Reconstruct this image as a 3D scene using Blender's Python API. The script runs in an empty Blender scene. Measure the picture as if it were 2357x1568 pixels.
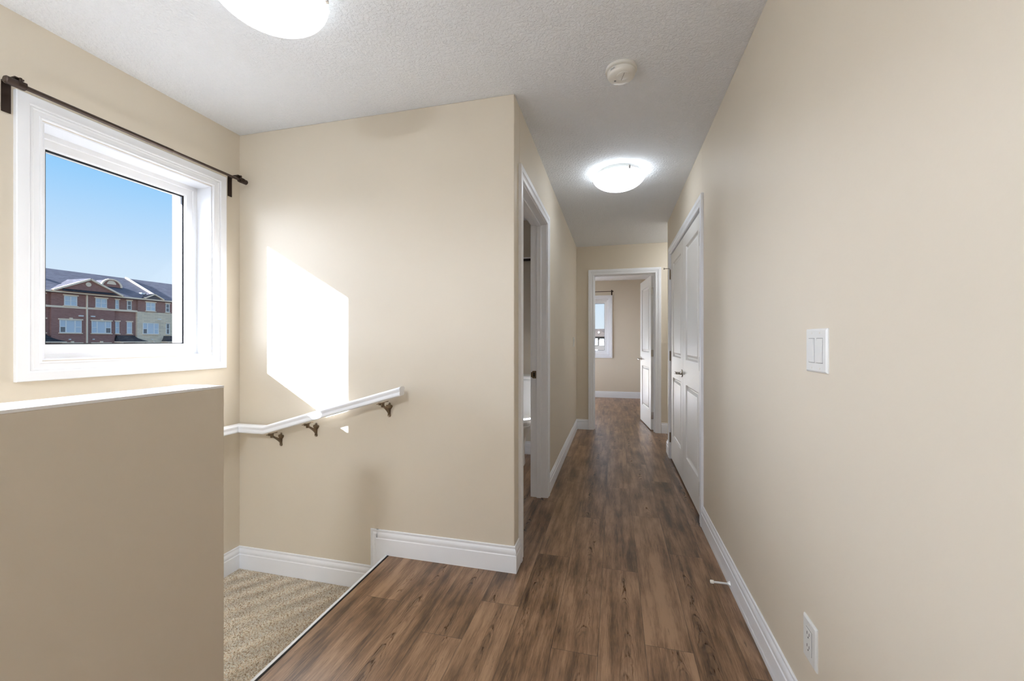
import bpy, bmesh, math, random
import numpy as np
from mathutils import Vector, Matrix

random.seed(7)
scene = bpy.context.scene
COL = scene.collection

# ------------------------------------------------------------------ key dimensions (metres)
CAMH = 1.178
H = 2.44                       # ceiling height
XW, YA = -2.23, 2.02           # window wall face, handrail wall face
XL, XR = -0.495, 0.547         # corridor left / right wall faces
YE = 5.53                      # end wall face
YF = 8.75                      # bedroom far wall face
YB = -5.0                      # wall behind the camera
XF = -1.205                    # edge of upper floor / half wall face
LZ = -0.208                    # landing level

# ------------------------------------------------------------------ materials
def srgb(r, g, b):
    def c(v):
        v /= 255.0
        return v / 12.92 if v <= 0.04045 else ((v + 0.055) / 1.055) ** 2.4
    return (c(r), c(g), c(b), 1.0)

class NT:
    def __init__(self, mat):
        self.t = mat.node_tree; self.n = self.t.nodes; self.l = self.t.links
    def add(self, typ, **kw):
        nd = self.n.new(typ)
        for k, v in kw.items():
            if k.startswith('_'):
                key = k[1:]
                nd.inputs[int(key) if key.isdigit() else key.replace('_', ' ')].default_value = v
            else:
                setattr(nd, k, v)
        return nd
    def link(self, a, b): self.l.new(a, b)
    def math(self, op, a, b=None, c=None):
        nd = self.n.new('ShaderNodeMath'); nd.operation = op
        for i, v in enumerate((a, b, c)):
            if v is None: continue
            if isinstance(v, (int, float)): nd.inputs[i].default_value = v
            else: self.l.new(v, nd.inputs[i])
        return nd.outputs[0]
    def mix(self, fac, a, b, mode='MIX'):
        nd = self.n.new('ShaderNodeMixRGB'); nd.blend_type = mode
        for i, v in enumerate((fac, a, b)):
            if isinstance(v, (int, float)): nd.inputs[i].default_value = v
            elif isinstance(v, tuple): nd.inputs[i].default_value = v
            else: self.l.new(v, nd.inputs[i])
        return nd.outputs[0]
    def ramp(self, fac, stops):
        nd = self.n.new('ShaderNodeValToRGB')
        e = nd.color_ramp.elements
        while len(e) > len(stops): e.remove(e[-1])
        while len(e) < len(stops): e.new(0.5)
        for el, (p, c) in zip(e, stops):
            el.position = p; el.color = c
        self.l.new(fac, nd.inputs[0])
        return nd.outputs[0]

def new_mat(name):
    m = bpy.data.materials.new(name); m.use_nodes = True
    return m, NT(m), m.node_tree.nodes['Principled BSDF']

def simple(name, col, rough=0.5, metal=0.0, spec=0.5, bump=None, mottle=0.0):
    m, t, p = new_mat(name)
    p.inputs['Base Color'].default_value = col
    p.inputs['Roughness'].default_value = rough
    p.inputs['Metallic'].default_value = metal
    p.inputs['Specular IOR Level'].default_value = spec
    tc = t.add('ShaderNodeTexCoord')
    if mottle:
        n = t.add('ShaderNodeTexNoise', _Scale=3.0, _Detail=4.0)
        t.link(tc.outputs['Object'], n.inputs['Vector'])
        v = t.math('MULTIPLY_ADD', n.outputs['Fac'], 2 * mottle, 1 - mottle)
        hs = t.add('ShaderNodeHueSaturation'); hs.inputs['Color'].default_value = col
        t.link(v, hs.inputs['Value']); t.link(hs.outputs[0], p.inputs['Base Color'])
    if bump:
        sc, st, dist = bump
        n = t.add('ShaderNodeTexNoise', _Scale=sc, _Detail=3.0)
        t.link(tc.outputs['Object'], n.inputs['Vector'])
        b = t.add('ShaderNodeBump', _Strength=st, _Distance=dist)
        t.link(n.outputs['Fac'], b.inputs['Height']); t.link(b.outputs[0], p.inputs['Normal'])
    return m

M = {}
M['wall'] = simple('beige_wall_paint', srgb(219, 209, 192), 0.55, 0, 0.22, bump=(90, 0.05, 0.004), mottle=0.012)
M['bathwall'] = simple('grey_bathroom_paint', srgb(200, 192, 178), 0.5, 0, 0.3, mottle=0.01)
M['trim'] = simple('white_trim_paint', srgb(239, 241, 245), 0.32, 0, 0.45)
M['gloss'] = simple('white_gloss_paint', srgb(244, 244, 243), 0.14, 0, 0.5)
M['vinyl'] = simple('white_vinyl', srgb(236, 236, 236), 0.35, 0, 0.45)
M['doorpaint'] = simple('white_door_paint', srgb(236, 235, 232), 0.36, 0, 0.5, bump=(60, 0.04, 0.003))
M['plastic'] = simple('white_plastic', srgb(226, 226, 223), 0.3, 0, 0.5)
M['seamgrey'] = simple('grey_seam', srgb(150, 150, 148), 0.6)
M['cream'] = simple('cream_plastic', srgb(232, 229, 221), 0.35, 0, 0.5)
M['gap'] = simple('dark_gap', srgb(22, 20, 19), 0.8)
M['gasket'] = simple('black_gasket', srgb(38, 38, 40), 0.5)
M['bronze'] = simple('dark_bronze', srgb(62, 50, 43), 0.38, 0.75, 0.5)
M['rodmetal'] = simple('bronze_rod', srgb(84, 72, 66), 0.36, 0.8, 0.5)
M['chrome'] = simple('satin_nickel', srgb(190, 186, 180), 0.18, 1.0)
M['antique'] = simple('antique_nickel', srgb(128, 112, 94), 0.32, 0.95)
M['porcelain'] = simple('porcelain', srgb(232, 232, 230), 0.35, 0, 0.6)
M['brickmould'] = simple('beige_exterior_trim', srgb(170, 158, 142), 0.6)

def ceiling_mat():
    m, t, p = new_mat('textured_ceiling')
    p.inputs['Base Color'].default_value = srgb(238, 241, 245)
    p.inputs['Roughness'].default_value = 0.9
    p.inputs['Specular IOR Level'].default_value = 0.1
    tc = t.add('ShaderNodeTexCoord')
    n1 = t.add('ShaderNodeTexNoise', _Scale=75.0, _Detail=4.0, _Roughness=0.55, _Distortion=0.25)
    n2 = t.add('ShaderNodeTexNoise', _Scale=28.0, _Detail=2.0)
    for n in (n1, n2): t.link(tc.outputs['Object'], n.inputs['Vector'])
    f1 = t.ramp(n1.outputs['Fac'], [(0.42, (0, 0, 0, 1)), (0.60, (1, 1, 1, 1))])
    hgt = t.math('MULTIPLY', f1, t.math('ADD', n2.outputs['Fac'], 0.3))
    b = t.add('ShaderNodeBump', _Strength=0.5, _Distance=0.006)
    t.link(hgt, b.inputs['Height']); t.link(b.outputs[0], p.inputs['Normal'])
    return m
M['ceiling'] = ceiling_mat()

def floor_mat():
    m, t, p = new_mat('brown_vinyl_planks')
    uv = t.add('ShaderNodeUVMap'); uv.uv_map = 'plank'
    at = t.add('ShaderNodeAttribute'); at.attribute_name = 'plank_id'
    sx = t.add('ShaderNodeSeparateXYZ'); t.link(uv.outputs[0], sx.inputs[0])
    u, v = sx.outputs[0], sx.outputs[1]
    pid = at.outputs['Fac']
    def vec(a, b, c):
        nd = t.add('ShaderNodeCombineXYZ')
        for i, q in enumerate((a, b, c)):
            if isinstance(q, (int, float)): nd.inputs[i].default_value = q
            else: t.link(q, nd.inputs[i])
        return nd.outputs[0]
    z = t.math('MULTIPLY', pid, 37.0)
    # long streaks
    n1 = t.add('ShaderNodeTexNoise', _Scale=1.0, _Detail=6.0, _Roughness=0.62, _Distortion=0.25)
    t.link(vec(t.math('MULTIPLY', u, 26.0), t.math('MULTIPLY', v, 2.2), z), n1.inputs['Vector'])
    # fine pores
    n2 = t.add('ShaderNodeTexNoise', _Scale=1.0, _Detail=3.0, _Roughness=0.7)
    t.link(vec(t.math('MULTIPLY', u, 330.0), t.math('MULTIPLY', v, 14.0), z), n2.inputs['Vector'])
    # blotches
    n3 = t.add('ShaderNodeTexNoise', _Scale=1.0, _Detail=4.0, _Roughness=0.55)
    t.link(vec(t.math('MULTIPLY', u, 9.0), t.math('MULTIPLY', v, 4.2), t.math('ADD', z, 5.0)), n3.inputs['Vector'])
    # cathedral arches: nested parabolas, distorted
    n4 = t.add('ShaderNodeTexNoise', _Scale=1.0, _Detail=2.0)
    t.link(vec(t.math('MULTIPLY', u, 11.0), t.math('MULTIPLY', v, 3.0), t.math('ADD', z, 9.0)), n4.inputs['Vector'])
    wob = t.math('MULTIPLY', t.math('SUBTRACT', n4.outputs['Fac'], 0.5), 0.055)
    wn = t.add('ShaderNodeTexWhiteNoise', noise_dimensions='1D'); t.link(pid, wn.inputs['W'])
    cen = t.math('MULTIPLY_ADD', wn.outputs['Value'], 0.09, 0.042)
    du = t.math('ADD', t.math('SUBTRACT', u, cen), wob)
    du2 = t.math('MULTIPLY', t.math('MULTIPLY', du, du), 620.0)
    ph = t.math('ADD', t.math('MULTIPLY_ADD', v, 2.6, du2), t.math('MULTIPLY', n3.outputs['Fac'], 1.5))
    arch = t.math('SINE', t.math('MULTIPLY', ph, 26.0))
    near = t.math('SUBTRACT', 1.0, t.math('MINIMUM', 1.0, t.math('MULTIPLY', t.math('ABSOLUTE', du), 24.0)))
    wn2 = t.add('ShaderNodeTexWhiteNoise', noise_dimensions='1D'); t.link(t.math('ADD', pid, 3.7), wn2.inputs['W'])
    near = t.math('MULTIPLY', near, t.math('GREATER_THAN', wn2.outputs['Value'], 0.45))
    near = t.math('MULTIPLY', near, t.ramp(n3.outputs['Fac'], [(0.40, (0, 0, 0, 1)), (0.56, (1, 1, 1, 1))]))
    archm = t.math('MULTIPLY', t.math('MULTIPLY', t.math('MAXIMUM', arch, 0.0), near), 0.9)
    tone = t.math('ADD', t.math('MULTIPLY', n1.outputs['Fac'], 0.75),
                  t.math('ADD', t.math('MULTIPLY', n2.outputs['Fac'], 0.40), t.math('MULTIPLY', n3.outputs['Fac'], 0.42)))
    tone = t.math('SUBTRACT', tone, t.math('MULTIPLY', archm, 0.15))
    tone = t.math('ADD', tone, t.math('MULTIPLY', t.math('SUBTRACT', wn.outputs['Value'], 0.5), 0.10))
    col = t.ramp(tone, [(0.53, srgb(56, 38, 25)), (0.66, srgb(93, 68, 46)), (0.78, srgb(130, 99, 72)), (0.93, srgb(164, 131, 101))])
    # cracks / knots
    n5 = t.add('ShaderNodeTexNoise', _Scale=1.0, _Detail=5.0, _Roughness=0.7, _Distortion=1.2)
    t.link(vec(t.math('MULTIPLY', u, 40.0), t.math('MULTIPLY', v, 7.0), t.math('ADD', z, 21.0)), n5.inputs['Vector'])
    crack = t.ramp(n5.outputs['Fac'], [(0.655, (0, 0, 0, 1)), (0.70, (1, 1, 1, 1))])
    col = t.mix(t.math('MULTIPLY', crack, 0.6), col, srgb(48, 32, 24))
    # seams
    eu = t.math('MINIMUM', u, t.math('SUBTRACT', 0.175, u))
    ev = t.math('MINIMUM', v, t.math('SUBTRACT', 1.21, v))
    e = t.math('MINIMUM', eu, ev)
    seam = t.math('LESS_THAN', e, 0.0009)
    col = t.mix(t.math('MULTIPLY', seam, 0.75), col, srgb(40, 27, 20))
    t.link(col, p.inputs['Base Color'])
    rg = t.math('MULTIPLY_ADD', n2.outputs['Fac'], 0.16, t.math('MULTIPLY_ADD', archm, -0.06, 0.24))
    t.link(rg, p.inputs['Roughness'])
    p.inputs['Specular IOR Level'].default_value = 0.6
    hgt = t.math('ADD', t.math('MULTIPLY', n2.outputs['Fac'], 0.5), t.math('MULTIPLY', archm, -0.9))
    hgt = t.math('ADD', hgt, t.math('MULTIPLY', n1.outputs['Fac'], 0.5))
    hgt = t.math('SUBTRACT', hgt, t.math('MULTIPLY', seam, 1.2))
    b = t.add('ShaderNodeBump', _Strength=0.35, _Distance=0.0022)
    t.link(hgt, b.inputs['Height']); t.link(b.outputs[0], p.inputs['Normal'])
    return m
M['floor'] = floor_mat()

def carpet_mat():
    m, t, p = new_mat('beige_carpet')
    tc = t.add('ShaderNodeTexCoord')
    n = t.add('ShaderNodeTexNoise', _Scale=130.0, _Detail=2.0)
    t.link(tc.outputs['Object'], n.inputs['Vector'])
    col = t.ramp(n.outputs['Fac'], [(0.34, srgb(184, 158, 126)), (0.46, srgb(240, 224, 200)), (0.62, srgb(255, 250, 238))])
    # vacuum tracks: sheen of the brushed pile painted as lighter and darker bands
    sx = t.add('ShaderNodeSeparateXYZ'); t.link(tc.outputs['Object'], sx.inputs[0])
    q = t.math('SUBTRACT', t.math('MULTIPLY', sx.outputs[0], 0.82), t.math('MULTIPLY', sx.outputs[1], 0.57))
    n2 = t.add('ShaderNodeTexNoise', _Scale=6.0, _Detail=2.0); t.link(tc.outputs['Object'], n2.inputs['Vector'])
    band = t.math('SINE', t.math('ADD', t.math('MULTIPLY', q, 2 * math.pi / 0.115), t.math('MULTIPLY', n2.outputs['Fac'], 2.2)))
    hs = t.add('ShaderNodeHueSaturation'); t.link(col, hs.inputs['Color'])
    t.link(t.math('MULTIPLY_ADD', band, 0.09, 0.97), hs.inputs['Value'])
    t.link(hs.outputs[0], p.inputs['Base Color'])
    p.inputs['Roughness'].default_value = 0.95
    p.inputs['Specular IOR Level'].default_value = 0.05
    b = t.add('ShaderNodeBump', _Strength=0.5, _Distance=0.006)
    t.link(n.outputs['Fac'], b.inputs['Height']); t.link(b.outputs[0], p.inputs['Normal'])
    return m
M['carpet'] = carpet_mat()

def glass_mat():
    m, t, p = new_mat('window_glass')
    t.n.remove(p)
    out = [x for x in t.n if x.type == 'OUTPUT_MATERIAL'][0]
    tr = t.add('ShaderNodeBsdfTransparent', _Color=(0.97, 0.98, 0.98, 1))
    gl = t.add('ShaderNodeBsdfGlossy', _Roughness=0.0)
    fr = t.add('ShaderNodeFresnel', _IOR=1.09)
    mx = t.add('ShaderNodeMixShader')
    t.link(fr.outputs[0], mx.inputs[0]); t.link(tr.outputs[0], mx.inputs[1]); t.link(gl.outputs[0], mx.inputs[2])
    t.link(mx.outputs[0], out.inputs[0])
    return m
M['glass'] = glass_mat()

def lamp_mat(name, strength, col=(.91, 0.98, 1.07, 1)):
    m, t, p = new_mat(name)
    p.inputs['Base Color'].default_value = srgb(240, 240, 236)
    p.inputs['Roughness'].default_value = 0.25
    p.inputs['Emission Color'].default_value = col
    p.inputs['Emission Strength'].default_value = strength
    return m
LAMP = 1.6
M['lampglass'] = lamp_mat('frosted_lamp_glass', LAMP)

def brick_mat(name, c1, c2, mortar, scale=1.0, bw=0.24, rh=0.075):
    m, t, p = new_mat(name)
    tc = t.add('ShaderNodeTexCoord')
    sx = t.add('ShaderNodeSeparateXYZ'); t.link(tc.outputs['Object'], sx.inputs[0])
    cb = t.add('ShaderNodeCombineXYZ')
    t.link(t.math('ADD', sx.outputs[0], sx.outputs[1]), cb.inputs[0]); t.link(sx.outputs[2], cb.inputs[1])
    br = t.add('ShaderNodeTexBrick', _Color1=c1, _Color2=c2, _Mortar=mortar, _Scale=scale)
    br.inputs['Mortar Size'].default_value = 0.008
    br.inputs['Brick Width'].default_value = bw; br.inputs['Row Height'].default_value = rh
    t.link(cb.outputs[0], br.inputs['Vector'])
    t.link(br.outputs['Color'], p.inputs['Base Color'])
    p.inputs['Roughness'].default_value = 0.95
    p.inputs['Specular IOR Level'].default_value = 0.03
    return m
M['brick'] = brick_mat('red_brick', srgb(162, 118, 106), srgb(146, 104, 94), srgb(170, 140, 130))
M['stone'] = brick_mat('pale_stone', srgb(236, 216, 186), srgb(222, 202, 174), srgb(200, 182, 158), bw=0.6, rh=0.2)
M['shingle'] = brick_mat('grey_shingles', srgb(98, 95, 99), srgb(110, 107, 111), srgb(88, 85, 89), bw=0.5, rh=0.16)
M['shadedshingle'] = brick_mat('shaded_gable_shingles', srgb(62, 60, 63), srgb(72, 70, 73), srgb(54, 52, 55), bw=0.5, rh=0.16)  # shingle copy darkened to hold down the sun on the gable slopes
M['awning'] = brick_mat('dark_shingles', srgb(62, 60, 62), srgb(80, 78, 78), srgb(50, 48, 50), bw=0.4, rh=0.14)
M['exttrim'] = simple('stone_coloured_trim', srgb(240, 218, 190), 0.9, 0, 0.05)
M['extwhite'] = simple('exterior_white', srgb(228, 226, 220), 0.6)
M['extglass'] = simple('sky_tinted_pane', srgb(188, 202, 212), 0.12, 0.0, 0.9)  # sky reflection painted into the pale pane colour
M['darkglass'] = simple('dark_pane', srgb(92, 98, 104), 0.12, 0.0, 0.9)
M['ground'] = simple('asphalt_and_lawn', srgb(70, 70, 66), 0.95, mottle=0.2)
M['brownroof'] = simple('brown_roof', srgb(58, 52, 47), 0.95, 0, 0.05, mottle=0.3)
M['greysiding'] = simple('grey_siding', srgb(66, 62, 57), 0.95, 0, 0.05, mottle=0.15)

# ------------------------------------------------------------------ mesh builder
class MB:
    def __init__(self): self.v = []; self.f = []
    def add(self, verts, faces):
        o = len(self.v); self.v += [tuple(p) for p in verts]
        self.f += [tuple(i + o for i in f) for f in faces]
    def box(self, x0, x1, y0, y1, z0, z1):
        self.add([(x0, y0, z0), (x1, y0, z0), (x1, y1, z0), (x0, y1, z0), (x0, y0, z1), (x1, y0, z1), (x1, y1, z1), (x0, y1, z1)],
                 [(0, 3, 2, 1), (4, 5, 6, 7), (0, 1, 5, 4), (1, 2, 6, 5), (2, 3, 7, 6), (3, 0, 4, 7)])
        return self
    def bar(self, p0, p1, w, h, up=(0, 0, 1)):
        p0, p1, up = Vector(p0), Vector(p1), Vector(up)
        d = (p1 - p0).normalized(); s = d.cross(up).normalized(); u = s.cross(d)
        vs = []
        for p in (p0, p1):
            for a, b in ((-1, -1), (1, -1), (1, 1), (-1, 1)):
                vs.append(p + s * a * w / 2 + u * b * h / 2)
        self.add(vs, [(0, 1, 2, 3), (7, 6, 5, 4), (0, 4, 5, 1), (1, 5, 6, 2), (2, 6, 7, 3), (3, 7, 4, 0)])
        return self
    def tube(self, pts, radii, n=16, caps=True):
        pts = [Vector(p) for p in pts]
        if isinstance(radii, (int, float)): radii = [radii] * len(pts)
        rings = []
        ref = None
        for i, p in enumerate(pts):
            if i == 0: d = pts[1] - pts[0]
            elif i == len(pts) - 1: d = pts[-1] - pts[-2]
            else: d = (pts[i + 1] - pts[i]).normalized() + (pts[i] - pts[i - 1]).normalized()
            if d.length < 1e-9: d = pts[-1] - pts[0]
            d = d.normalized()
            if ref is None:
                ref = Vector((0, 0, 1)) if abs(d.z) < 0.9 else Vector((1, 0, 0))
            s = d.cross(ref).normalized(); u = s.cross(d).normalized(); ref = u
            rings.append([p + (s * math.cos(2 * math.pi * k / n) + u * math.sin(2 * math.pi * k / n)) * radii[i] for k in range(n)])
        o = len(self.v)
        for r in rings: self.v += [tuple(q) for q in r]
        for i in range(len(rings) - 1):
            for k in range(n):
                a, b = o + i * n + k, o + i * n + (k + 1) % n
                self.f.append((a, b, b + n, a + n))
        if caps:
            self.f.append(tuple(o + k for k in reversed(range(n))))
            self.f.append(tuple(o + (len(rings) - 1) * n + k for k in range(n)))
        return self
    def lathe(self, prof, c=(0, 0, 0), n=48, caps=True):
        o = len(self.v); cx, cy, cz = c
        for r, z in prof:
            for k in range(n):
                a = 2 * math.pi * k / n
                self.v.append((cx + r * math.cos(a), cy + r * math.sin(a), cz + z))
        for i in range(len(prof) - 1):
            for k in range(n):
                a, b = o + i * n + k, o + i * n + (k + 1) % n
                self.f.append((a, b, b + n, a + n))
        if caps:
            self.f.append(tuple(o + k for k in reversed(range(n))))
            self.f.append(tuple(o + (len(prof) - 1) * n + k for k in range(n)))
        return self
    def prism(self, poly, O, e1, e2, n, d0, d1):
        O, e1, e2, n = Vector(O), Vector(e1), Vector(e2), Vector(n); k = len(poly)
        vs = [O + e1 * a + e2 * b + n * d for d in (d0, d1) for a, b in poly]
        self.add(vs, [tuple(reversed(range(k))), tuple(range(k, 2 * k))] + [(i, (i + 1) % k, k + (i + 1) % k, k + i) for i in range(k)])
        return self
    def sweep_plane(self, O, e1, e2, n, path, prof, closed=False):
        """profile (offset to the left of the path, depth along n), mitred at the corners"""
        O, e1, e2, n = Vector(O), Vector(e1), Vector(e2), Vector(n)
        path = [Vector(p) for p in path]; N = len(path); K = len(prof)
        o = len(self.v)
        for i in range(N):
            def nrm(a, b):
                d = (b - a).normalized(); return Vector((-d.y, d.x))
            if closed or 0 < i < N - 1:
                n0 = nrm(path[i - 1], path[i]); n1 = nrm(path[i], path[(i + 1) % N])
                m = (n0 + n1); m = m / max(1e-6, m.dot(n1))
            elif i == 0: m = nrm(path[0], path[1])
            else: m = nrm(path[-2], path[-1])
            for off, dep in prof:
                q = path[i] + m * off
                self.v.append(tuple(O + e1 * q.x + e2 * q.y + n * dep))
        segs = N if closed else N - 1
        for i in range(segs):
            j = (i + 1) % N
            for k in range(K):
                l = (k + 1) % K
                self.f.append((o + i * K + k, o + i * K + l, o + j * K + l, o + j * K + k))
        if not closed:
            self.f.append(tuple(o + k for k in range(K)))
            self.f.append(tuple(o + (N - 1) * K + k for k in reversed(range(K))))
        return self
    def sweep_xy(self, path, prof):
        """path of (x, y, z); profile (offset to the right of the path, height)"""
        P = [Vector((p[0], p[1])) for p in path]; Z = [p[2] for p in path]; N = len(P); K = len(prof); o = len(self.v)
        def nrm(a, b):
            d = (b - a).normalized(); return Vector((d.y, -d.x))
        for i in range(N):
            if 0 < i < N - 1:
                n0, n1 = nrm(P[i - 1], P[i]), nrm(P[i], P[i + 1]); m = n0 + n1; m = m / max(1e-6, m.dot(n1))
            elif i == 0: m = nrm(P[0], P[1])
            else: m = nrm(P[-2], P[-1])
            for off, h in prof:
                q = P[i] + m * off; self.v.append((q.x, q.y, Z[i] + h))
        for i in range(N - 1):
            for k in range(K):
                l = (k + 1) % K
                self.f.append((o + i * K + k, o + i * K + l, o + (i + 1) * K + l, o + (i + 1) * K + k))
        self.f.append(tuple(o + k for k in range(K)))
        self.f.append(tuple(o + (N - 1) * K + k for k in reversed(range(K))))
        return self
    def build(self, name, mat, parent=None, smooth=False, bevel=0, seg=2, loc=None, angle=40, xf=None):
        me = bpy.data.meshes.new(name)
        vs = self.v if xf is None else [tuple(xf @ Vector(p)) for p in self.v]
        me.from_pydata(vs, [], self.f)
        bm = bmesh.new(); bm.from_mesh(me)
        bmesh.ops.recalc_face_normals(bm, faces=bm.faces)
        bm.to_mesh(me); bm.free()
        me.materials.append(mat)
        o = bpy.data.objects.new(name, me); COL.objects.link(o)
        if parent is not None: o.parent = parent
        if loc is not None: o.location = loc
        if smooth:
            for p in me.polygons: p.use_smooth = True
            me.set_sharp_from_angle(angle=math.radians(angle))
        if bevel:
            b = o.modifiers.new('Bevel', 'BEVEL'); b.width = bevel; b.segments = seg
            b.limit_method = 'ANGLE'; b.angle_limit = math.radians(40)
        return o

def tag(o, label=None, cat=None, group=None, kind=None):
    if label: o['label'] = label
    if cat: o['category'] = cat
    if group: o['group'] = group
    if kind: o['kind'] = kind
    return o

def thing(name, label, cat, loc=(0, 0, 0), rot=(0, 0, 0), group=None):
    o = bpy.data.objects.new(name, None); COL.objects.link(o)
    o.empty_display_size = 0.05
    o.location = loc; o.rotation_euler = rot
    return tag(o, label, cat, group)

def struct_empty(name, label, cat, loc=(0, 0, 0)):
    o = thing(name, label, cat, loc); o['kind'] = 'structure'; return o

def struct(name, mb, mat, label, cat, **kw):
    return tag(mb.build(name, mat, **kw), label, cat, kind='structure')

def dup(root, loc, label):
    r = root.copy(); COL.objects.link(r); r.location = loc; r['label'] = label
    for ch in list(root.children):
        c = ch.copy(); COL.objects.link(c); c.parent = r
        for g in list(ch.children):
            d = g.copy(); COL.objects.link(d); d.parent = c
    return r

X, Y, Z3 = Vector((1, 0, 0)), Vector((0, 1, 0)), Vector((0, 0, 1))

# ------------------------------------------------------------------ camera
cam = bpy.data.cameras.new('camera'); camo = bpy.data.objects.new('camera', cam); COL.objects.link(camo)
camo.location = (0, 0, CAMH); camo.rotation_euler = (math.radians(90), 0, math.radians(14.1))
cam.sensor_width = 36; cam.lens = 939.0 / 2357 * 36; cam.shift_y = 1.5 / 2357; cam.clip_start = 0.02; cam.clip_end = 500
scene.camera = camo

# ------------------------------------------------------------------ floor (plank mesh)
W, L = 0.175, 1.21
ROW0 = -0.06
row_off = {-3: .553, -2: 1.02, -1: .346, 0: .96, 1: .45, 2: 1.19}
def floor_mesh():
    rng = random.Random(3)
    rects = [(XF, 0.60, YB, YA + .12), (XL - .15, 0.60, YA + .12, 4.55), (XL - .15, 1.8, 4.55, 5.64), (-3.0, 1.2, 5.64, YF + .05), (-2.6, XL - .15, YA + .12, 4.20)]
    V, F, UV, ID = [], [], [], []
    for (x0, x1, y0, y1) in rects:
        i0 = math.floor((x0 - ROW0) / W); i1 = math.floor((x1 - ROW0) / W)
        for i in range(i0, i1 + 1):
            rx = ROW0 + i * W
            off = row_off.get(i, (i * 0.437 * L) % L)
            a, b = max(x0, rx), min(x1, rx + W)
            if b - a < 1e-5: continue
            j0 = math.floor((y0 - off) / L); j1 = math.floor((y1 - off) / L)
            for j in range(j0, j1 + 1):
                ry = off + j * L
                c, d = max(y0, ry), min(y1, ry + L)
                if d - c < 1e-5: continue
                k = len(V)
                V += [(a, c, 0), (b, c, 0), (b, d, 0), (a, d, 0)]; F.append((k, k + 1, k + 2, k + 3))
                UV += [(a - rx, c - ry), (b - rx, c - ry), (b - rx, d - ry), (a - rx, d - ry)]
                ID.append(((i * 73 + j * 149 + 1000) * 0.61803) % 1.0)
        # slab body under the planks
        k = len(V)
        V += [(x0, y0, -.10), (x1, y0, -.10), (x1, y1, -.10), (x0, y1, -.10)]; F.append((k + 3, k + 2, k + 1, k))
        UV += [(0.05, 0.5)] * 4; ID.append(0.1)
        for p, q in (((x0, y0), (x1, y0)), ((x1, y0), (x1, y1)), ((x1, y1), (x0, y1)), ((x0, y1), (x0, y0))):
            k = len(V)
            V += [(p[0], p[1], -.10), (q[0], q[1], -.10), (q[0], q[1], 0), (p[0], p[1], 0)]; F.append((k, k + 1, k + 2, k + 3))
            UV += [(0.05, 0.5)] * 4; ID.append(0.1)
    me = bpy.data.meshes.new('floor'); me.from_pydata(V, [], F)
    uvl = me.uv_layers.new(name='plank')
    uvl.data.foreach_set('uv', [c for p in UV for c in p])
    at = me.attributes.new('plank_id', 'FLOAT', 'FACE'); at.data.foreach_set('value', ID)
    me.materials.append(M['floor'])
    o = bpy.data.objects.new('floor', me); COL.objects.link(o)
    return tag(o, 'brown wood-look plank floor of the hall and corridor', 'floor', kind='structure')
floor_mesh()

# ------------------------------------------------------------------ ceiling
struct('ceiling', MB().box(-3.0, 1.9, YB - .1, YF + .2, H, H + .12), M['ceiling'], 'white textured ceiling over hall, corridor and rooms', 'ceiling')

# ------------------------------------------------------------------ walls
def wall_with_hole(mb, axis, a0, a1, s0, s1, z0, z1, hs0, hs1, hz0, hz1):
    """slab between a0..a1 on the axis ('x' or 'y'), s along the other, with one hole"""
    def bx(p0, p1, q0, q1):
        if p1 - p0 < 1e-6 or q1 - q0 < 1e-6: return
        if axis == 'x': mb.box(a0, a1, p0, p1, q0, q1)
        else: mb.box(p0, p1, a0, a1, q0, q1)
    bx(s0, hs0, z0, z1); bx(hs1, s1, z0, z1); bx(hs0, hs1, z0, hz0); bx(hs0, hs1, hz1, z1)
    return mb

WY0, WY1, WZ0, WZ1 = 1.130, 1.842, 1.100, 2.062       # window_1 hole
mb = MB()
wall_with_hole(mb, 'x', -2.395, XW, 0.8, YA, -3.0, H, WY0, WY1, WZ0, WZ1)
wall_with_hole(mb, 'x', -2.50, -2.395, 0.8, YA, -3.0, H, 1.08, 1.838, 1.05, 2.040)
VY0, VY1, VZ0, VZ1 = -3.10, 0.075, 1.30, 1.795        # added_window_3, put in over the lower flight to light the hall
wall_with_hole(mb, 'x', -2.50, XW, YB, 0.8, -3.0, H, VY0, VY1, VZ0, VZ1)
struct('wall_left', mb, M['wall'], 'beige outer wall on the left with the big window', 'wall')
struct('wall_middle', MB().box(-2.50, XL, YA, YA + .12, -3.0, H), M['wall'], 'beige wall with the white handrail and sun patch', 'wall', bevel=0.004)
D1Y0, D1Y1, DZ = 2.185, 3.030, 2.052
mb = wall_with_hole(MB(), 'x', XL - .11, XL, YA + .12, YE, 0, H, D1Y0 - .02, D1Y1 + .02, -.01, DZ + .02)
struct('wall_corridor', mb, M['wall'], 'beige wall on the left side of the corridor', 'wall')
D3Y0, D3Y1 = 2.870, 4.352
mb = wall_with_hole(MB(), 'x', XR, XR + .11, YB, 4.60, 0, H, D3Y0 - .015, D3Y1 + .015, -.01, DZ + .01)
struct('wall_right', mb, M['wall'], 'long beige wall on the right with switch and outlet', 'wall', bevel=0.003)
struct('wall_closet', MB().box(1.2, 1.3, 2.6, 4.49, 0, H).box(XR + .11, 1.2, 2.55, 2.65, 0, H), M['bathwall'], 'inner walls of the closet behind the double doors', 'wall')
struct('wall_alcove', MB().box(XR + .11, 1.75, 4.50, 4.60, 0, H).box(1.75, 1.85, 4.50, 5.64, 0, H), M['wall'], 'beige alcove wall round the corner past the closet', 'wall')
D2X0, D2X1 = -0.265, 0.505
mb = wall_with_hole(MB(), 'y', YE, YE + .11, XL - .11, 1.75, 0, H, D2X0 - .02, D2X1 + .02, -.01, DZ + .02)
struct('wall_end', mb, M['wall'], 'beige wall at the end of the corridor around the open door', 'wall')
F2X0, F2X1, F2Z0, F2Z1 = -1.215, -0.120, 0.905, 2.055  # window_2 hole
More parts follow.
